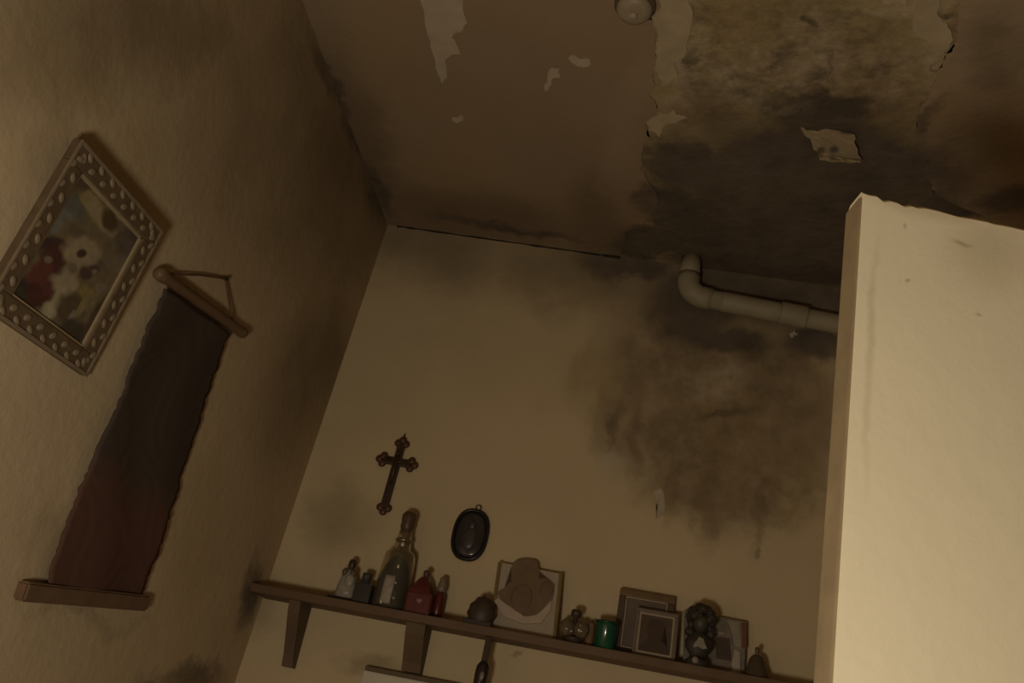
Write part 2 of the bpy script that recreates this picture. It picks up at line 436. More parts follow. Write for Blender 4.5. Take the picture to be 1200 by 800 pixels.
bm = NB(); a_tube(bm, path, rp_*1.1, 20); link('elbow', bm, m_pipe, pipe, True)
def along(x): return (x-xv, 0, ze+sl*(x-xv)-HC)
bm = NB(); a_tube(bm, [along(xv+RB), along(1.6)], rp_*.96, 20); link('horizontal_run', bm, m_pipe, pipe, True)
for i, (pa, pb_) in enumerate((((846, 353), (914, 366)), ((914, 366), (945, 372)))):
    xa, xb = float(onY(*pa, YP)[0]), float(onY(*pb_, YP)[0])
    r_ = rp_*(1.03 if i == 0 else 1.16)
    bm = NB(); a_tube(bm, [along(xa), along(xa+.004), along(xb-.004), along(xb)], [r_*.97, r_, r_, r_*.97], 20); link('collar', bm, m_pipe, pipe, True)
bm = NB(); a_tube(bm, [along(xv+.20)[:1]+(0,)+along(xv+.20)[2:], (xv+.20-xv, DB-YP+.002, along(xv+.20)[2])], .006, 8); link('pipe_bracket', bm, plain('rusty_metal', (.12, .08, .05), .7), pipe)

# ------------------------------------------------------------------ framed picture on the left wall (leans off the wall at the top)
LEAN = .032
def picpt(y, z): return np.array([leftx(y, z)+.004, y, z])
def lift(px, py, off): return left(px, py, off)
PT, PR_, PB = lift(93, 165, LEAN), lift(188, 272, LEAN), lift(93, 438, .004)
PU = PR_-PT; wP = float(np.linalg.norm(PU)); PU /= wP
PV = PB-PR_; PV = PV-PU*(PV@PU); hP = float(np.linalg.norm(PV)); PV /= hP
PN = np.cross(PU, -PV); PN = PN if PN[0] > 0 else -PN
ctr = (PT+PB)/2
pic = tag(empty('framed_picture', ctr), 'religious print in a patterned frame leaning off the side wall', 'picture')
Mp = Matrix(((PU[0], -PV[0], PN[0]), (PU[1], -PV[1], PN[1]), (PU[2], -PV[2], PN[2]))).to_4x4()
pic.matrix_world = Matrix.Translation(tuple(ctr)) @ Mp      # local x = right, y = up, z = off the wall
FWD = .040
m_fr = plain('brown_frame_paint', (.13, .085, .050), .55, var=.45, nscale=45)
m_boss = plain('worn_gold_boss', (.23, .17, .11), .5, var=.35, nscale=60)
hw, hh = wP/2, hP/2
for (a, b) in (((-hw, hh-FWD), (hw, hh)), ((-hw, -hh), (hw, -hh+FWD)), ((-hw, -hh+FWD), (-hw+FWD, hh-FWD)), ((hw-FWD, -hh+FWD), (hw, hh-FWD))):
    bm = NB(); a_box(bm, (a[0], a[1], -.006), (b[0], b[1], .010), .003); link('frame_rail', bm, m_fr, pic)
bm = NB()
iw, ih = hw-FWD, hh-FWD
for (a, b) in (((-iw, ih-.005), (iw, ih)), ((-iw, -ih), (iw, -ih+.005)), ((-iw, -ih), (-iw+.005, ih)), ((iw-.005, -ih), (iw, ih))):
    a_box(bm, (a[0], a[1], 0), (b[0], b[1], .006))
link('inner_slip', bm, plain('slip', (.34, .26, .16), .6), pic)
m_edge = plain('pale_frame_edge', (.22, .16, .105), .6, var=.3, nscale=40)
for (a, b) in (((-hw, hh-.006), (hw, hh)), ((-hw, -hh), (hw, -hh+.006)), ((-hw, -hh+.006), (-hw+.006, hh-.006)), ((hw-.006, -hh+.006), (hw, hh-.006))):
    bm = NB(); a_box(bm, (a[0], a[1], .009), (b[0], b[1], .013), .001); link('outer_edge', bm, m_edge, pic)
bm = NB(); a_lathe(bm, [(1, 0), (.92, .35), (.6, .8), (.25, .98), (0, 1)], 12)
bmesh.ops.scale(bm, vec=(.0100, .0065, .004), verts=bm.verts)
boss0 = None
spots = []
for s, L_, H_ in ((0, wP, hh), (1, hP, hw), (2, wP, hh), (3, hP, hw)):
    nb = 15
    for k in range(nb):
        t = -L_/2+.02+(L_-.04)*k/(nb-1)
        d = H_-FWD/2+(.0085 if k % 2 else -.0065)
        spots.append({0: (t, d, .6*(-1)**k), 1: (d, t, math.pi/2+.6*(-1)**k), 2: (t, -d, .6*(-1)**k), 3: (-d, t, math.pi/2+.6*(-1)**k)}[s])
for (x, y, a) in spots:
    M = Matrix.Translation((x, y, .0095)) @ Matrix.Rotation(a, 4, 'Z')
    if boss0 is None:
        boss0 = link('boss', bm, m_boss, pic, True); boss0.matrix_local = M
    else: share(boss0, 'boss', pic, M)
# the print: colours laid out as in the picture itself
NX, NY = 110, 120
PRN = [  # (cx, cy, rx, ry, rot, colour srgb-like reflectance, soft)
    (60, 300, 300, 300, 0, (.20, .15, .085)),
    (85, 225, 28, 20, 40, (.17, .13, .075)), (105, 235, 14, 9, 45, (.33, .25, .12)), (118, 255, 10, 26, -38, (.36, .29, .17)), (128, 258, 9, 14, -20, (.10, .065, .03)),
    (140, 250, 6, 9, -30, (.32, .25, .15)), (98, 212, 12, 10, 0, (.12, .07, .05)),
    (72, 245, 20, 14, 40, (.21, .195, .165)), (85, 240, 9, 22, -32, (.15, .14, .115)), (64, 262, 9, 14, 30, (.22, .2, .17)), (100, 285, 7, 34, -38, (.15, .12, .085)),
    (155, 285, 22, 20, 0, (.14, .105, .085)), (160, 275, 9, 9, 0, (.10, .07, .055)), (140, 310, 18, 10, 20, (.22, .17, .12)),
    (60, 287, 16, 10, 0, (.07, .045, .04)), (62, 302, 15, 20, 20, (.095, .035, .03)), (44, 322, 12, 24, 35, (.15, .05, .04)), (35, 345, 28, 14, 18, (.09, .03, .025)), (20, 340, 12, 18, 0, (.05, .045, .03)), (55, 338, 8, 10, 0, (.13, .04, .035)), (56, 304, 5, 4, 0, (.25, .19, .15)),
    (14, 322, 9, 12, 0, (.06, .07, .04)), (10, 305, 9, 12, 0, (.24, .19, .09)),
    (95, 295, 22, 17, 0, (.38, .30, .19)), (82, 320, 9, 20, 22, (.36, .28, .18)), (76, 333, 16, 12, 20, (.40, .32, .21)), (70, 348, 8, 14, 30, (.42, .35, .22)), (57, 364, 9, 13, 32, (.48, .41, .27)),
    (95, 297, 6, 5, 0, (.07, .045, .03)), (85, 314, 6, 6, 0, (.22, .17, .11)),
    (100, 320, 8, 8, 0, (.09, .055, .045)), (110, 315, 8, 5, 0, (.12, .07, .06)), (110, 318, 3, 3, 0, (.3, .22, .18)),
    (98, 345, 12, 10, -30, (.28, .21, .08)), (82, 360, 16, 18, 30, (.12, .085, .05)), (95, 360, 4, 16, 30, (.30, .23, .11)), (108, 352, 4, 14, 30, (.26, .2, .12)), (82, 372, 3, 10, 30, (.28, .24, .2)), (117, 336, 7, 5, 0, (.28, .21, .15)),
    (85, 388, 18, 14, 30, (.075, .055, .04)), (112, 370, 6, 26, 30, (.10, .06, .04)),
]
bm = NB()
cl_ = bm.loops.layers.float_color.new('print')
gv = []
vcol = {}
for j in range(NY+1):
    row = []
    for i in range(NX+1):
        x, y = -iw+2*iw*i/NX, -ih+2*ih*j/NY
        v = bm.verts.new((x, y, .001)); row.append(v)
        px, py = proj(ctr+PU*x-PV*y)
        cc = np.array((.17, .125, .075))
        for (cx, cy, rx, ry, rot, c_) in PRN:
            t = math.radians(rot); dx, dy = px-cx, py-cy
            a = (dx*math.cos(t)+dy*math.sin(t))/rx; b = (-dx*math.sin(t)+dy*math.cos(t))/ry
            d = math.hypot(a, b)+.12*math.sin(px*.33+cx)*math.sin(py*.29+cy); k = min(1, max(0, (1.3-d)/.6)); k = k*k*(3-2*k)
            cc = cc*(1-k)+np.array(c_)*k
        vcol[v] = (*cc, 1)
    gv.append(row)
for j in range(NY):
    for i in range(NX):
        f = bm.faces.new([gv[j][i], gv[j][i+1], gv[j+1][i+1], gv[j+1][i]])
        for l in f.loops: l[cl_] = vcol[l.vert]
mt, nt, b = newmat('faded_print')
at = nt.nodes.new('ShaderNodeAttribute'); at.attribute_name = 'print'
nz = nt.nodes.new('ShaderNodeTexNoise'); nz.inputs['Scale'].default_value = 60
tcn = nt.nodes.new('ShaderNodeTexCoord'); nt.links.new(tcn.outputs['Object'], nz.inputs['Vector'])
mr = nt.nodes.new('ShaderNodeMapRange'); mr.inputs[3].default_value = .55; mr.inputs[4].default_value = 1.1
nt.links.new(nz.outputs['Fac'], mr.inputs[0])
vm = nt.nodes.new('ShaderNodeVectorMath'); vm.operation = 'SCALE'
nt.links.new(at.outputs['Color'], vm.inputs[0]); nt.links.new(mr.outputs[0], vm.inputs['Scale'])
nt.links.new(vm.outputs[0], b.inputs['Base Color']); b.inputs['Roughness'].default_value = .5
link('print', bm, mt, pic, recalc=False)
bm = NB(); a_box(bm, (-hw+.004, -hh+.004, -.009), (hw-.004, hh-.004, -.001)); link('backing_board', bm, plain('board', (.2, .14, .09), .9), pic)

# ------------------------------------------------------------------ textile hanging on the left wall
m_rod = plain('dark_wood_rod', (.16, .095, .055), .5, var=.35, nscale=25)
rtl, rtr = left(184, 318, .018), left(286, 391, .018)
hang = tag(empty('wall_hanging', (rtl+rtr)/2), 'long dark fabric hanging between two wooden rods on the side wall', 'wall hanging')
hb = (rtl+rtr)/2
def H(p): return np.asarray(p)-hb
bm = NB(); d = (rtr-rtl); ax = [rtl+d*t for t in (0, .02, .05, .08, .11, .89, .93, .96, .985, 1)]
a_tube(bm, [H(p) for p in ax], [.009, .0145, .0155, .014, .0125, .0125, .013, .0145, .014, .009], 14); link('top_rod', bm, m_rod, hang, True)
rbl, rbr = left(24, 692, .014), left(170, 706, .014)
M = None
bm = NB(); d = rbr-rbl
up = np.array([0, 0, 1.0]); up -= d*(up@d)/(d@d); up /= np.linalg.norm(up)
a_hex(bm, [H(rbl+d*s+up*z+NL*o) for z in (-.017, .017) for (s, o) in ((0, -.012), (1, -.012), (1, .012), (0, .012))])
bmesh.ops.bevel(bm, geom=list(bm.edges), offset=.004, segments=2, affect='EDGES'); link('bottom_batten', bm, m_rod, hang)
nail = left(264, 326, .010)
bm = NB(); a_tube(bm, [H(left(192, 320, .02)), H(left(205, 321, .018)), H(left(235, 322, .014)), H(nail), H(left(268, 350, .014)), H(left(273, 378, .02))], .0028, 8); link('hanging_cord', bm, plain('cord', (.13, .075, .045), .9), hang)
bm = NB(); a_tube(bm, [H(nail+NL*.006), H(nail-NL*.012)], [.006, .003], 10); link('nail', bm, plain('nail_iron', (.07, .05, .04), .5, .6), hang)
ctl, ctr_, cbl, cbr = left(193, 338, .018), left(268, 390, .018), left(53, 688, .014), left(162, 700, .014)
bm = NB(); nx, ny = 26, 70; rt = random.Random(12)
jl = [0.0]; jr = [0.0]
for j in range(ny):
    jl.append(jl[-1]*.8+rt.uniform(-.006, .006)); jr.append(jr[-1]*.8+rt.uniform(-.006, .006))
g = []
for j in range(ny+1):
    t = j/ny; row = []
    for i in range(nx+1):
        s = i/nx
        pl_, pr_ = ctl+(cbl-ctl)*t, ctr_+(cbr-ctr_)*t
        bow = .012*math.sin(math.pi*t)
        dl = (pr_-pl_)/np.linalg.norm(pr_-pl_)
        p = pl_+(pr_-pl_)*s+dl*((jl[j]+bow*-.3)*(1-s)+(jr[j]+bow*.6)*s)
        off = .003*math.sin(9*s+2.1*math.sin(5*t))+.0025*math.sin(14*t+3*s)
        row.append(bm.verts.new(tuple(H(p+NL*off))))
    g.append(row)
for j in range(ny):
    for i in range(nx): bm.faces.new([g[j][i], g[j][i+1], g[j+1][i+1], g[j+1][i]])
mt, nt, b = newmat('two_tone_cloth')
N, L = nt.nodes, nt.links
tcn = N.new('ShaderNodeTexCoord'); sp = N.new('ShaderNodeSeparateXYZ'); L.new(tcn.outputs['Object'], sp.inputs[0])
nz = N.new('ShaderNodeTexNoise'); nz.inputs['Scale'].default_value = 9; L.new(tcn.outputs['Object'], nz.inputs['Vector'])
ma = N.new('ShaderNodeMath'); ma.operation = 'MULTIPLY_ADD'; L.new(nz.outputs['Fac'], ma.inputs[0]); ma.inputs[1].default_value = .10; L.new(sp.outputs['Z'], ma.inputs[2])
mr = N.new('ShaderNodeMapRange'); L.new(ma.outputs[0], mr.inputs[0])
zs = float(left(130, 560)[2]-hb[2])+.05
for k, v in enumerate((zs-.03, zs+.03, 0, 1)): mr.inputs[k+1].default_value = v
mx = N.new('ShaderNodeMix'); mx.data_type = 'RGBA'; L.new(mr.outputs[0], mx.inputs[0])
mx.inputs[6].default_value = (.120, .060, .044, 1); mx.inputs[7].default_value = (.082, .060, .048, 1)
L.new(mx.outputs[2], b.inputs['Base Color']); b.inputs['Roughness'].default_value = .95; b.inputs['Specular IOR Level'].default_value = .1
wv = N.new('ShaderNodeTexWave'); wv.inputs['Scale'].default_value = 90; L.new(tcn.outputs['Object'], wv.inputs['Vector'])
bp = N.new('ShaderNodeBump'); bp.inputs['Strength'].default_value = .3; bp.inputs['Distance'].default_value = .002; L.new(wv.outputs['Fac'], bp.inputs['Height']); L.new(bp.outputs[0], b.inputs['Normal'])
fab = link('cloth', bm, mt, hang, True, recalc=False)
sm = fab.modifiers.new('thickness', 'SOLIDIFY'); sm.thickness = .004; sm.offset = 0

# ------------------------------------------------------------------ shelf
YS = DB-.145                               # front edge of the board
sa, sb = onY(305, 684, YS), onY(870, 789, YS)
SL = float((sb[2]-sa[2])/(sb[0]-sa[0])); TILT = -math.atan(SL)
xs0 = leftx(DB-.07, 1.76)+.004
def ztop(x): return float(sa[2]+SL*(x-sa[0]))
shelf = tag(empty('wall_shelf', (xs0, DB, ztop(xs0)), (0, TILT, 0)), 'long dark wooden shelf on brackets along the stained wall', 'shelf')
m_wood = plain('dark_shelf_wood', (.14, .083, .048), .6, var=.4, nscale=12)
XE = 1.25
TB = .024
bm = NB(); a_box(bm, (.002, -.145, -TB), (XE-xs0, -.002, 0), .003); link('board', bm, m_wood, shelf)
m_brk = plain('bracket_wood', (.145, .092, .053), .65, var=.35, nscale=14)
for (px, py, w, hgt, dt, db) in ((345, 703, .034, .175, .115, .03), (487, 730, .055, .125, .115, .045)):
    x = float(onY(px, py, DB-.12)[0]-xs0)
    bm = NB()
    prof = [(-.003, -TB), (-.003, -TB-hgt), (-db, -TB-hgt), (-db-.01, -TB-hgt*.8), (-dt*.9, -TB-.03), (-dt, -TB)]
    a_prism(bm, [(x-w/2, y, z) for y, z in prof], (w, 0, 0))
    link('bracket', bm, m_brk, shelf)

def onshelf(name, px, py, Y, label, cat, group=None, rz=0.0):
    p = onY(px, py, Y)
    o = empty(name, (p[0], Y, ztop(p[0])), (0, TILT, rz))
    return tag(o, label, cat, group)
S = .00247                                 # metres per photo pixel, upright, at the shelf
YM = DB-.085

# white robed statuette
o = onshelf('statuette', 404, 697, YM, 'small pale robed statuette with dark head at the shelf end', 'figurine')
bm = NB(); a_box(bm, (-.042, -.028, 0), (.036, .028, .010), .003); link('base', bm, plain('black_base', (.035, .026, .02), .5), o)
bm = NB(); a_lathe(bm, [(.031, .010), (.030, .03), (.026, .055), (.021, .078), (.016, .088), (.008, .092), (0, .093)], 20, sy=.7)
a_ell(bm, (.008, -.016, .058), (.016, .01, .02)); link('robe', bm, plain('pale_ceramic', (.33, .285, .235), .35, var=.3, nscale=50), o, True)
bm = NB(); a_lathe(bm, [(.006, .088), (.007, .096), (.011, .104), (.0115, .113), (.008, .121), (0, .124)], 16); link('head', bm, plain('dark_paint', (.05, .035, .025), .4), o, True)
bm = NB(); a_ell(bm, (-.012, -.010, .082), (.010, .009, .012)); a_ell(bm, (.012, -.010, .082), (.010, .009, .012)); link('shoulder_cloak', bm, plain('cloak', (.13, .09, .06), .5), o, True)
# dark bottle next to it
o = onshelf('flask', 424, 701, YM-.015, 'small dark grey square-shouldered flask beside the pale statuette', 'flask')
m_flask = plain('smoked_glass', (.052, .047, .043), .2, spec=.6)
bm = NB(); a_box(bm, (-.026, -.018, 0), (.026, .018, .060), .006); link('body', bm, m_flask, o)
bm = NB(); a_lathe(bm, [(.012, .058), (.011, .070), (.014, .071), (.014, .086), (.010, .089), (0, .089)], 16); link('stopper', bm, plain('flask_cap', (.06, .055, .05), .5), o, True)
# tall holy-water bottle
o = onshelf('glass_bottle', 456, 708, YM, 'tall clear glass bottle with brown stopper and dark contents', 'bottle')
m_glass = plain('clear_bottle_glass', (.80, .74, .62), .05, var=.02, trans=.95, ior=1.48)
bm = NB()
prof = [(.048, 0), (.053, .004), (.053, .02), (.051, .07), (.048, .12), (.0455, .152), (.043, .161), (.033, .170), (.0255, .178), (.023, .195), (.0205, .212), (.0185, .232)]
inner = [(r-.003, z+.004 if i < 2 else z) for i, (r, z) in enumerate(prof)][::-1]
a_lathe(bm, prof+[(.016, .232)]+inner[1:], 32); link('glass_body', bm, m_glass, o, True)
bm = NB(); a_lathe(bm, [(.042, .007), (.047, .012), (.0465, .05), (.044, .09), (.037, .120), (.024, .145), (.010, .158), (0, .160)], 24); link('contents', bm, plain('dark_contents', (.05, .042, .035), .3, var=.5, nscale=60), o, True)
bm = NB(); a_lathe(bm, [(.012, .222), (.017, .234), (.0205, .240), (.0195, .254), (.022, .266), (.021, .278), (.014, .287), (0, .289)], 20); link('stopper', bm, plain('brown_stopper', (.11, .062, .04), .4), o, True)
bm = NB()
g = []
for j in range(7):
    row = []
    for i in range(7):
        a = -math.pi/2-.05+(-.30+.60*i/6); z = .012+.078*j/6
        r = .0535-(z-.02)*.04
        row.append(bm.verts.new((r*math.cos(a), r*math.sin(a), z)))
    g.append(row)
for j in range(6):
    for i in range(6): bm.faces.new([g[j][i], g[j][i+1], g[j+1][i+1], g[j+1][i]])
lb = link('paper_label', bm, plain('worn_label', (.34, .29, .235), .5, var=.45, nscale=60), o, True)
sm = lb.modifiers.new('thickness', 'SOLIDIFY'); sm.thickness = .0012; sm.offset = 1
bm = NB(); a_lathe(bm, [(.0245, .196), (.026, .2), (.0245, .205)], 24); link('neck_band', bm, plain('gilt_band', (.35, .27, .16), .25, .8), o, True)
m_glint = plain('glint_pale', (.75, .68, .55), .15, .5, var=.05)  # pale colour for the painted glints on glass
for (x, z, q_) in ((.004, .186, .0055), (.012, .118, .0045), (.016, .072, .003), (-.012, .014, .0045), (.020, .030, .003)):
    r0 = next(a[0]+(b[0]-a[0])*(z-a[1])/(b[1]-a[1]) for a, b in zip(prof, prof[1:]) if a[1] <= z <= b[1])
    bm = NB(); a_ell(bm, (x, -math.sqrt(r0*r0-x*x), z), (q_, .003, q_*1.3), 12, 8); link('painted_glint', bm, m_glint, o, True)  # bottle glints put on as small pale bumps
# red lantern jar
o = onshelf('red_jar', 491, 714, YM-.01, 'red peaked jar with a round knob and pale emblem', 'jar')
m_red = plain('dark_red_glaze', (.115, .022, .018), .3, var=.3, nscale=30, spec=.5)
bm = NB(); a_box(bm, (-.040, -.030, 0), (.036, .030, .062), .007); link('body', bm, m_red, o)
bm = NB(); a_lathe(bm, [(.046, .058), (.044, .064), (.036, .078), (.024, .094), (.015, .104), (.008, .107), (0, .107)], 4, sx=1.05, sy=.80, mat=Matrix.Rotation(math.pi/4, 4, 'Z')); link('peaked_lid', bm, m_red, o)
bm = NB(); a_lathe(bm, [(.005, .104), (.006, .110), (.010, .115), (.010, .122), (.006, .127), (0, .128)], 14); link('knob', bm, plain('dark_knob', (.10, .05, .035), .4), o, True)
bm = NB(); hp = []
for k in range(28):
    t = 2*math.pi*k/28
    hp.append((0.00050*16*math.sin(t)**3+.002, -.030, .036+.00050*(13*math.cos(t)-5*math.cos(2*t)-2*math.cos(3*t)-math.cos(4*t))))
a_prism(bm, hp, (0, -.002, 0)); link('heart_emblem', bm, plain('emblem', (.28, .17, .145), .4), o)
o = onshelf('slim_bottle', 512, 717, YM+.02, 'slim red bottle with a grey cap beside the peaked jar', 'bottle')
bm = NB(); a_lathe(bm, [(.014, 0), (.0155, .003), (.0155, .062), (.012, .072), (.0075, .080), (.0075, .088)], 18); link('body', bm, m_red, o, True)
bm = NB(); a_lathe(bm, [(.011, .078), (.0135, .081), (.0135, .098), (.0105, .106), (.010, .118), (.006, .121), (0, .122)], 16); link('cap', bm, plain('grey_cap', (.22, .165, .125), .35), o, True)
# dark rounded ornament
o = onshelf('shell_ornament', 562, 731, YM-.03, 'dark lumpy rounded shell ornament beside the cream plaque', 'ornament')
bm = NB(); rs = random.Random(8)
bmesh.ops.create_icosphere(bm, subdivisions=4, radius=1)
for v in bm.verts:
    a = math.atan2(v.co.x, v.co.z)
    k = 1+.05*math.cos(a*11)*(1-abs(v.co.y))+rs.uniform(-.015, .015)
    x_, z_ = v.co.x, v.co.z
    v.co = Vector((x_*.040*k*(1.0 if z_ < .2 else 1-.25*(z_-.2)), v.co.y*.026, .036+z_*.045*k if z_ > -.8 else .0))
link('shell', bm, plain('dark_shell', (.060, .040, .028), .5, var=.5, nscale=60), o, True)
bm = NB(); a_box(bm, (-.046, -.022, 0), (.034, .02, .014), .004); link('base', bm, plain('dark_stone', (.05, .035, .026), .6), o)

# cream plaque with a brown figure standing proud of it
bl, br = onY(578, 728, YM), onY(652, 743, YM)
o = onshelf('devotional_plaque', 615, 735, YM+.005, 'cream plaque with brown embossed figures rising above its top edge', 'plaque')
o.rotation_euler[0] = math.radians(-9)
def PQ(px, py):                            # photo pixel -> plaque face (x, z)
    p = onY(px, py, YM+.012)-np.array(o.location); return (float(p[0]), float(p[2])+.002)
card = [PQ(577, 729), PQ(651, 744), PQ(659, 671), PQ(587, 656)]
z0 = min(c_[1] for c_ in card[:2])
card = [(card[0][0], 0.0), (card[1][0], 0.0), card[2], card[3]]
m_cream = plain('ivory_card', (.40, .32, .25), .4, var=.2, nscale=20)
bm = NB(); a_prism(bm, [(x, 0, z) for x, z in card], (0, .008, 0)); link('panel', bm, m_cream, o)
m_brown = plain('brown_relief', (.18, .115, .071), .55, var=.4, nscale=22)
fig = [(583, 694), (592, 688), (601, 680), (600, 663), (603, 656), (612, 653), (626, 654), (632, 659), (634, 668), (633, 678), (644, 677), (651, 684), (650, 696), (645, 708), (630, 720), (615, 722), (604, 714), (592, 706)]
bm = NB(); a_prism(bm, [(PQ(*p)[0], 0, PQ(*p)[1]) for p in jag(fig, 1.2, 1, True, random.Random(4))], (0, -.004, 0)); link('figure', bm, m_brown, o)
bm = NB()
for c_, r_ in (((641, 692), (.019, .002, .030)), ((612, 700), (.030, .0012, .040))):
    x, z = PQ(*c_); a_ell(bm, (x, -.004, z), r_)
link('head_relief', bm, plain('brown_relief_dark', (.165, .105, .066), .55, var=.3, nscale=45), o, True)
fold = [(580, 704), (584, 700), (600, 713), (616, 724), (630, 722), (640, 712), (647, 704), (646, 716), (634, 732), (612, 732), (590, 722)]
bm = NB(); a_prism(bm, [(PQ(*p)[0], -.001, PQ(*p)[1]) for p in fold], (0, -.006, 0)); link('pale_drape', bm, plain('drape', (.47, .36, .29), .45, var=.15), o)
m_gilt = plain('dull_gilt', (.28, .20, .085), .45, .3, var=.3)
for a_, b_ in ((card[0], card[3]), (card[1], card[2])):
    bm = NB(); a_tube(bm, [(a_[0], -.001, a_[1]+.003), (b_[0], -.001, b_[1])], .0055, 8); link('gilt_edge', bm, m_gilt, o)

# little glass scent bottle
o = onshelf('scent_bottle', 671, 749, YM-.02, 'small round glass scent bottle with a dark stopper', 'bottle')
m_g2 = plain('pale_glass', (.30, .22, .14), .05, var=.02, trans=.6, ior=1.5)
bm = NB(); a_lathe(bm, [(.022, 0), (.026, .004), (.029, .012), (.031, .014), (.024, .018)], 24, sy=.7); link('foot', bm, plain('dark_foot', (.06, .038, .026), .4), o, True)
bm = NB(); a_ell(bm, (-.020, 0, .040), (.022, .018, .025), 20, 14); a_ell(bm, (.020, -.002, .040), (.022, .018, .025), 20, 14); link('glass_globe', bm, m_g2, o, True)
bm = NB(); a_ell(bm, (0, .008, .040), (.024, .010, .022)); link('liquid', bm, plain('brown_liquid', (.09, .055, .03), .2), o, True)
bm = NB(); a_lathe(bm, [(.008, .055), (.008, .070), (.014, .073), (.015, .085), (.012, .091), (0, .093)], 16); link('stopper', bm, plain('dark_stopper', (.06, .042, .03), .4), o, True)
for (x, z, q_) in ((-.006, .030, .0035), (.014, .036, .004), (.016, .050, .0025)):
    bm = NB(); a_ell(bm, (x, -.0175, z), (q_, .004, q_), 12, 8); link('painted_glint', bm, m_glint, o, True)  # glints on the globes, painted as pale dots
# stub of brown candle
o = onshelf('candle', 690, 752, YM, 'thin brown candle stub between glass bottle and green tumbler', 'candle')
bm = NB(); a_lathe(bm, [(.0125, 0), (.013, .003), (.0125, .062), (.010, .066), (.004, .063), (0, .062)], 18); link('wax', bm, plain('brown_wax', (.20, .115, .065), .5, var=.2), o, True)
bm = NB(); a_tube(bm, [(0, 0, .060), (.001, 0, .066), (.003, 0, .072)], .0012, 6); link('wick', bm, plain('wick', (.03, .022, .018), .9), o)
# green tumbler
o = onshelf('green_tumbler', 708, 757, YM-.025, 'dark green ribbed glass tumbler standing on the shelf', 'tumbler')
bm = NB(); a_lathe(bm, [(.025, 0), (.028, .003), (.0305, .06), (.0315, .070), (.0295, .070), (.027, .02), (.0, .016)], 40)
link('glass', bm, plain('green_glass', (.012, .085, .047), .18, var=.35, nscale=25, spec=.7, coat=.4), o, True)
bm = NB(); a_lathe(bm, [(.0315, .066), (.0328, .069), (.0328, .0735), (.0295, .0735), (.0295, .068)], 32); link('rim', bm, plain('dark_rim', (.018, .05, .03), .3), o, True)
bm = NB(); a_lathe(bm, [(.024, .018), (.0265, .05), (.0, .052)], 24); link('candle_fill', bm, plain('wax_green', (.02, .07, .04), .5), o, True)

# two framed pictures, the smaller leaning in front
def frame(name, pxs, Y, lean, fw, m_f, m_slip, m_print, label, dep=.016, slip=.006, fig=None, m_fig=None, colour2=None):
    (tlx, tly), (trx, try_), (blx, bly) = pxs
    a, b_, c_ = onY(tlx, tly, Y), onY(trx, try_, Y), onY(blx, bly, Y)
    w = float(np.linalg.norm(b_-a)); xm = float((a[0]+b_[0])/2); z_ = ztop(xm)
    h = float((a[2]+b_[2])/2-z_)/math.cos(lean)
    o = tag(empty(name, (xm, Y, z_+.0005), (-lean, TILT, 0)), label, 'picture frame')
    for q, (x0, x1, zz0, zz1) in enumerate(((-w/2, w/2, h-fw, h), (-w/2, w/2, 0, fw), (-w/2, -w/2+fw, fw, h-fw), (w/2-fw, w/2, fw, h-fw))):
        bm = NB(); a_box(bm, (x0, -dep/2, zz0), (x1, dep/2, zz1), .003); link('frame_rail', bm, colour2 if (colour2 and q == 0) else m_f, o)
    w2, z1, z2 = w/2-fw, fw, h-fw
    for (x0, x1, zz0, zz1) in ((-w2, w2, z2-slip, z2), (-w2, w2, z1, z1+slip), (-w2, -w2+slip, z1+slip, z2-slip), (w2-slip, w2, z1+slip, z2-slip)):
        bm = NB(); a_box(bm, (x0, -dep/2+.003, zz0), (x1, dep/2-.002, zz1), .001); link('slip', bm, m_slip, o)
    bm = NB(); a_box(bm, (-w2, 0, z1), (w2, dep/2-.003, z2)); pr = link('print', bm, m_print, o)
    if fig:
        bm = NB(); a_prism(bm, [(x*w2*2, -.0002, z1+(z2-z1)*z) for x, z in fig], (0, -.0015, 0)); link('portrait', bm, m_fig, pr)
    return o
m_fw = plain('brown_frame_wood', (.165, .10, .045), .5, var=.35, nscale=25)
m_fw2 = plain('dark_frame_wood', (.095, .060, .040), .5, var=.35, nscale=25)
m_slip = plain('pale_slip', (.36, .275, .20), .4)
bust = [(-.40, .06), (.40, .06)]+[(.40*math.cos(t), .12+.26*math.sin(t)) for t in (.2, .6, .95)]+[(.27*math.cos(t), .62+.26*math.sin(t)) for t in [-1.0+.25*k for k in range(21)]]+[(-.40*math.cos(t), .12+.26*math.sin(t)) for t in (.95, .6, .2)]
frame('picture_frame', ((729, 688), (794, 700), (722, 764)), YM+.035, math.radians(6), .020, m_fw2, m_slip, plain('dull_mount', (.15, .105, .08), .6), 'larger dark wooden picture frame standing behind a smaller frame', .02, .004, colour2=m_fw)
frame('picture_frame', ((748, 710), (798, 720), (742, 768)), YM-.012, math.radians(8), .010, plain('taupe_frame', (.17, .125, .10), .5), m_slip, plain('brown_print', (.10, .067, .048), .45, var=.3), 'smaller taupe framed portrait leaning in front of the larger frame', .012, .006, bust, plain('portrait_tone', (.075, .046, .032), .5))

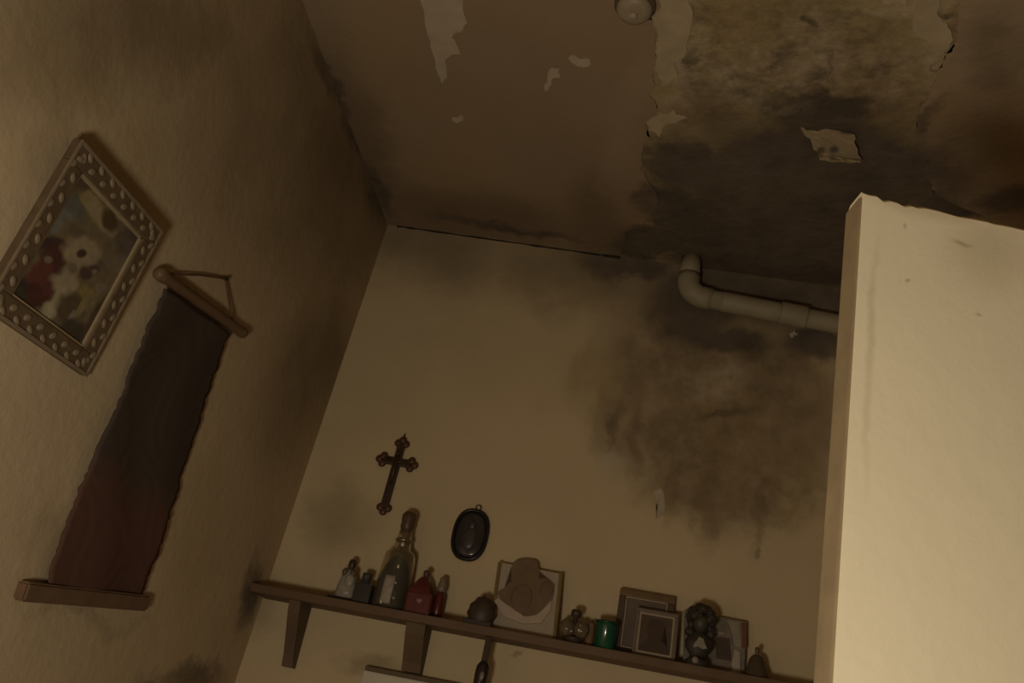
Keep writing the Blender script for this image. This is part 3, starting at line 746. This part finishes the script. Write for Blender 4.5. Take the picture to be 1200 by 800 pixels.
# grey photograph card
def CP(px, py, Y): p = onY(px, py, Y); return p
Yc = YM+.02
a_, b_ = CP(800, 776, Yc), CP(871, 791, Yc)
xm = float((a_[0]+b_[0])/2)
o = tag(empty('photo_card', (xm, Yc, ztop(xm)), (math.radians(-8), TILT, 0)), 'glossy grey photo card of a pale building with a dark doorway', 'photo card')
def C2(px, py): p = CP(px, py, Yc); return (float(p[0]-xm), max(0.0, float(p[2]-ztop(p[0]))))
cw = [C2(799, 790), C2(871, 800), C2(878, 727), C2(804, 713)]
cw = [(cw[0][0], 0), (cw[1][0], 0), cw[2], cw[3]]
bm = NB(); a_prism(bm, [(x, 0, z) for x, z in cw], (0, .003, 0)); card_ = link('card', bm, plain('grey_photo', (.20, .168, .138), .3, var=.45, nscale=35), o)
for nm, poly, col in (('doorway', [(840, 745), (857, 747), (858, 774), (840, 771)], (.085, .060, .048)), ('lintel', [(838, 738), (850, 740), (850, 743), (838, 741)], (.36, .29, .22)),
                      ('pale_column', [(868, 727), (870, 757), (862, 757), (860, 740), (854, 725)], (.30, .25, .20)), ('pale_column', [(862, 760), (868, 764), (867, 790), (855, 788)], (.42, .34, .28)),
                      ('side_strip', [(872, 727), (878, 728), (876, 760), (871, 758)], (.16, .075, .045)), ('ground_strip', [(842, 776), (858, 779), (858, 786), (840, 782)], (.22, .16, .13))):
    bm = NB(); a_prism(bm, [(C2(*p)[0], -.0002, C2(*p)[1]) for p in poly], (0, -.0008, 0)); link(nm, bm, plain(nm+'_ink', col, .35), card_)
# dark bust with white bib
o = onshelf('bust_figurine', 816, 783, YM-.035, 'dark bust figurine with a pale collar before the photo card', 'figurine')
m_dk = plain('dark_bust', (.045, .036, .028), .55, var=.5, nscale=70, bump=.3)
bm = NB(); a_lathe(bm, [(.030, 0), (.032, .004), (.030, .014), (.022, .020)], 24); link('base', bm, m_dk, o, True)
bm = NB(); a_lathe(bm, [(.018, .018), (.024, .030), (.036, .045), (.038, .062), (.028, .078), (.014, .086), (.012, .096)], 24, sy=.6); link('torso', bm, m_dk, o, True)
bm = NB(); a_ell(bm, (.0, -.006, .112), (.022, .022, .026)); link('face', bm, plain('dusky_face', (.070, .053, .040), .5), o, True)
bm = NB(); rh = random.Random(2)
for k in range(70):
    a = rh.uniform(0, 2*math.pi); e = rh.uniform(-.3, 1.4); q_ = rh.uniform(.008, .016)
    x_, y_, z_ = .030*math.cos(a)*math.cos(e), .024*math.sin(a)*math.cos(e)+.004, .126+.028*math.sin(e)
    if y_ < -.006 and z_ < .122: continue
    a_ell(bm, (x_, y_, z_), (q_, q_, q_*.9), 10, 7)
for k in range(8): a_ell(bm, (rh.choice((-1, 1))*rh.uniform(.024, .032), .006, rh.uniform(.085, .12)), (.010, .011, .013), 10, 7)
link('curly_hair', bm, m_dk, o, True)
bm = NB(); a_prism(bm, [(-.016, -.026, .043), (-.004, -.027, .047), (.008, -.027, .042), (.020, -.026, .046), (.013, -.021, .058), (.009, -.016, .070), (-.003, -.015, .074), (-.007, -.018, .064), (-.014, -.023, .055)], (0, -.006, 0)); link('collar', bm, plain('pale_collar', (.34, .30, .25), .4), o)
bm = NB(); a_ell(bm, (-.008, -.030, .012), (.009, .004, .009)); link('badge', bm, plain('pale_badge', (.25, .20, .165), .4), o, True)
# small bell at the end
o = onshelf('hand_bell', 885, 797, YM, 'small dull bronze bell beside the photo card', 'bell')
bm = NB(); a_lathe(bm, [(.036, 0), (.037, .004), (.031, .014), (.024, .030), (.020, .048), (.013, .058), (.005, .061)], 24); link('bell', bm, plain('dull_bronze', (.10, .07, .042), .6, .1, var=.4), o, True)
bm = NB(); a_lathe(bm, [(.005, .058), (.004, .066), (.007, .072), (.006, .080), (0, .083)], 14); link('handle', bm, plain('bell_handle', (.12, .08, .045), .5), o, True)

# ------------------------------------------------------------------ crucifix
m_cross = plain('dark_iron', (.062, .036, .022), .45, .2, var=.4, nscale=50)
cc_ = onY(465, 541, DB-.012)
cr = tag(empty('crucifix', (cc_[0], DB-.010, cc_[2])), 'dark cross with trefoil ends hanging on the stained wall', 'cross')
cr.rotation_euler = (0, math.radians(.6), 0)
zt = float(onY(471, 516, DB-.012)[2]-cc_[2]); zb = float(onY(448, 598, DB-.012)[2]-cc_[2])
hwid = .052
bm = NB(); a_box(bm, (-.0125, -.007, zb+.012), (.0125, .007, zt-.010), .003); link('upright', bm, m_cross, cr)
bm = NB(); a_box(bm, (-hwid+.008, -.0075, -.0120), (hwid-.008, .0075, .0120), .003); link('crossbar', bm, m_cross, cr)
m_bud = plain('rusty_tips', (.105, .05, .028), .45, .2, var=.4, nscale=50)
for (dx, dz, ex, ez) in ((0, 1, 0, zt-.010), (0, -1, 0, zb+.010), (1, 0, hwid-.006, 0), (-1, 0, -hwid+.006, 0)):
    bm = NB()
    for (q, s) in ((.012, 0), (0, .0125), (0, -.0125)):
        a_ell(bm, (ex+dx*q+dz*s, 0, ez+dz*q+dx*s), (.0125, .008, .0125), 14, 8)
    link('trefoil_tip', bm, m_bud, cr, True)
bm = NB(); bmesh.ops.create_cone(bm, cap_ends=True, segments=8, radius1=.004, radius2=.002, depth=.02, matrix=Matrix.Translation((0, 0, zt+.014))); link('hanging_loop', bm, m_cross, cr)
bm = NB()
a_tube(bm, [(0, -.009, .020), (0, -.011, -.02), (.002, -.010, -.075)], [.006, .0075, .004], 10); a_tube(bm, [(-.036, -.009, .004), (0, -.009, -.002), (.036, -.009, .004)], [.003, .005, .003], 8); a_ell(bm, (0, -.011, .026), (.006, .006, .008), 10, 8)
link('corpus', bm, m_cross, cr, True)

# ------------------------------------------------------------------ oval medallion
mc = onY(551, 626, DB-.012)
md = tag(empty('oval_medallion', (mc[0], DB-.002, mc[2])), 'dark oval glossy medallion with a rim and hanging ring', 'wall plaque')
mw, mh = .056, .080
def oval(k, y, n=40):
    out = []
    for q in range(n):
        t = 2*math.pi*q/n; c_, s_ = math.cos(t), math.sin(t); e = 2/2.45
        out.append((k[0]*math.copysign(abs(c_)**e, c_), y, k[1]*math.copysign(abs(s_)**e, s_)))
    return out
def loft(bm, rings, cap0=True, cap1=True):
    vs = [[bm.verts.new(p) for p in r] for r in rings]
    for a, b in zip(vs, vs[1:]):
        for k in range(len(a)): bm.faces.new([a[k], a[(k+1) % len(a)], b[(k+1) % len(b)], b[k]])
    if cap0: bm.faces.new(vs[0])
    if cap1: bm.faces.new(vs[-1])
bm = NB(); loft(bm, [oval((mw, mh), 0), oval((mw, mh), -.010), oval((mw-.003, mh-.003), -.015), oval((mw-.008, mh-.008), -.015), oval((mw-.010, mh-.010), -.010), oval((mw-.010, mh-.010), -.004)]); link('rim', bm, plain('black_rim', (.022, .016, .014), .3), md, True)
bm = NB(); loft(bm, [oval((mw-.0105, mh-.0105), -.003), oval((mw-.0105, mh-.0105), -.009), oval((mw-.018, mh-.02), -.0115), oval((mw-.03, mh-.038), -.013)]); link('face', bm, plain('dark_enamel', (.038, .030, .033), .22, var=.5, nscale=60, coat=.3), md, True)
bm = NB(); a_ell(bm, (0, -.013, .030), (.012, .005, .015)); a_ell(bm, (0, -.012, -.012), (.022, .005, .034)); link('figure_relief', bm, plain('relief', (.060, .047, .046), .35), md, True)
bm = NB(); a_tube(bm, [(.006+.008*math.cos(t), -.006, mh+.006+.008*math.sin(t)) for t in [2*math.pi*k/16 for k in range(17)]], .0022, 8, False); link('hanging_ring', bm, plain('ring', (.14, .09, .05), .4, .6), md, True)

# ------------------------------------------------------------------ below the shelf: hanging torch, pale panel
t0 = onY(574, 744, YS+.02)
ht = tag(empty('hanging_torch', (t0[0], YS+.02, ztop(t0[0])-TB)), 'dark glossy handle hanging by a strap beneath the shelf', 'torch')
m_blk = plain('black_rubber', (.035, .024, .02), .3, spec=.6)
bm = NB(); a_box(bm, (-.009, -.003, -.075), (.009, .003, 0), .002); link('strap', bm, plain('brown_strap', (.055, .034, .024), .7), ht)
bm = NB(); a_lathe(bm, [(.006, -.066), (.012, -.070), (.018, -.080), (.019, -.10), (.017, -.15), (.017, -.20), (.022, -.215), (.023, -.235), (.018, -.24)], 20); link('handle', bm, m_blk, ht, True)
bm = NB(); a_ell(bm, (.004, -.018, -.105), (.006, .003, .012)); link('handle_glint', bm, plain('glint_grey', (.25, .2, .17), .25), ht, True)  # glint on the glossy handle, made as a pale bump
pa, pb2 = onY(427, 781, DB-.03), onY(545, 804, DB-.03)
pan = tag(empty('wall_panel', (pa[0], DB, pa[2])), 'pale flat panel with a dark top rail fixed below the shelf', 'panel')
tl = -math.atan((pb2[2]-pa[2])/(pb2[0]-pa[0])); pan.rotation_euler = (0, tl, 0)
bm = NB(); a_box(bm, (0, -.030, -.42), (.50, -.002, -.008), .004); link('panel_face', bm, plain('off_white_panel', (.62, .55, .45), .5, var=.08), pan)
bm = NB(); a_box(bm, (.004, -.036, -.008), (.50, -.002, .004), .002); link('top_rail', bm, plain('dark_rail', (.14, .09, .05), .6), pan)
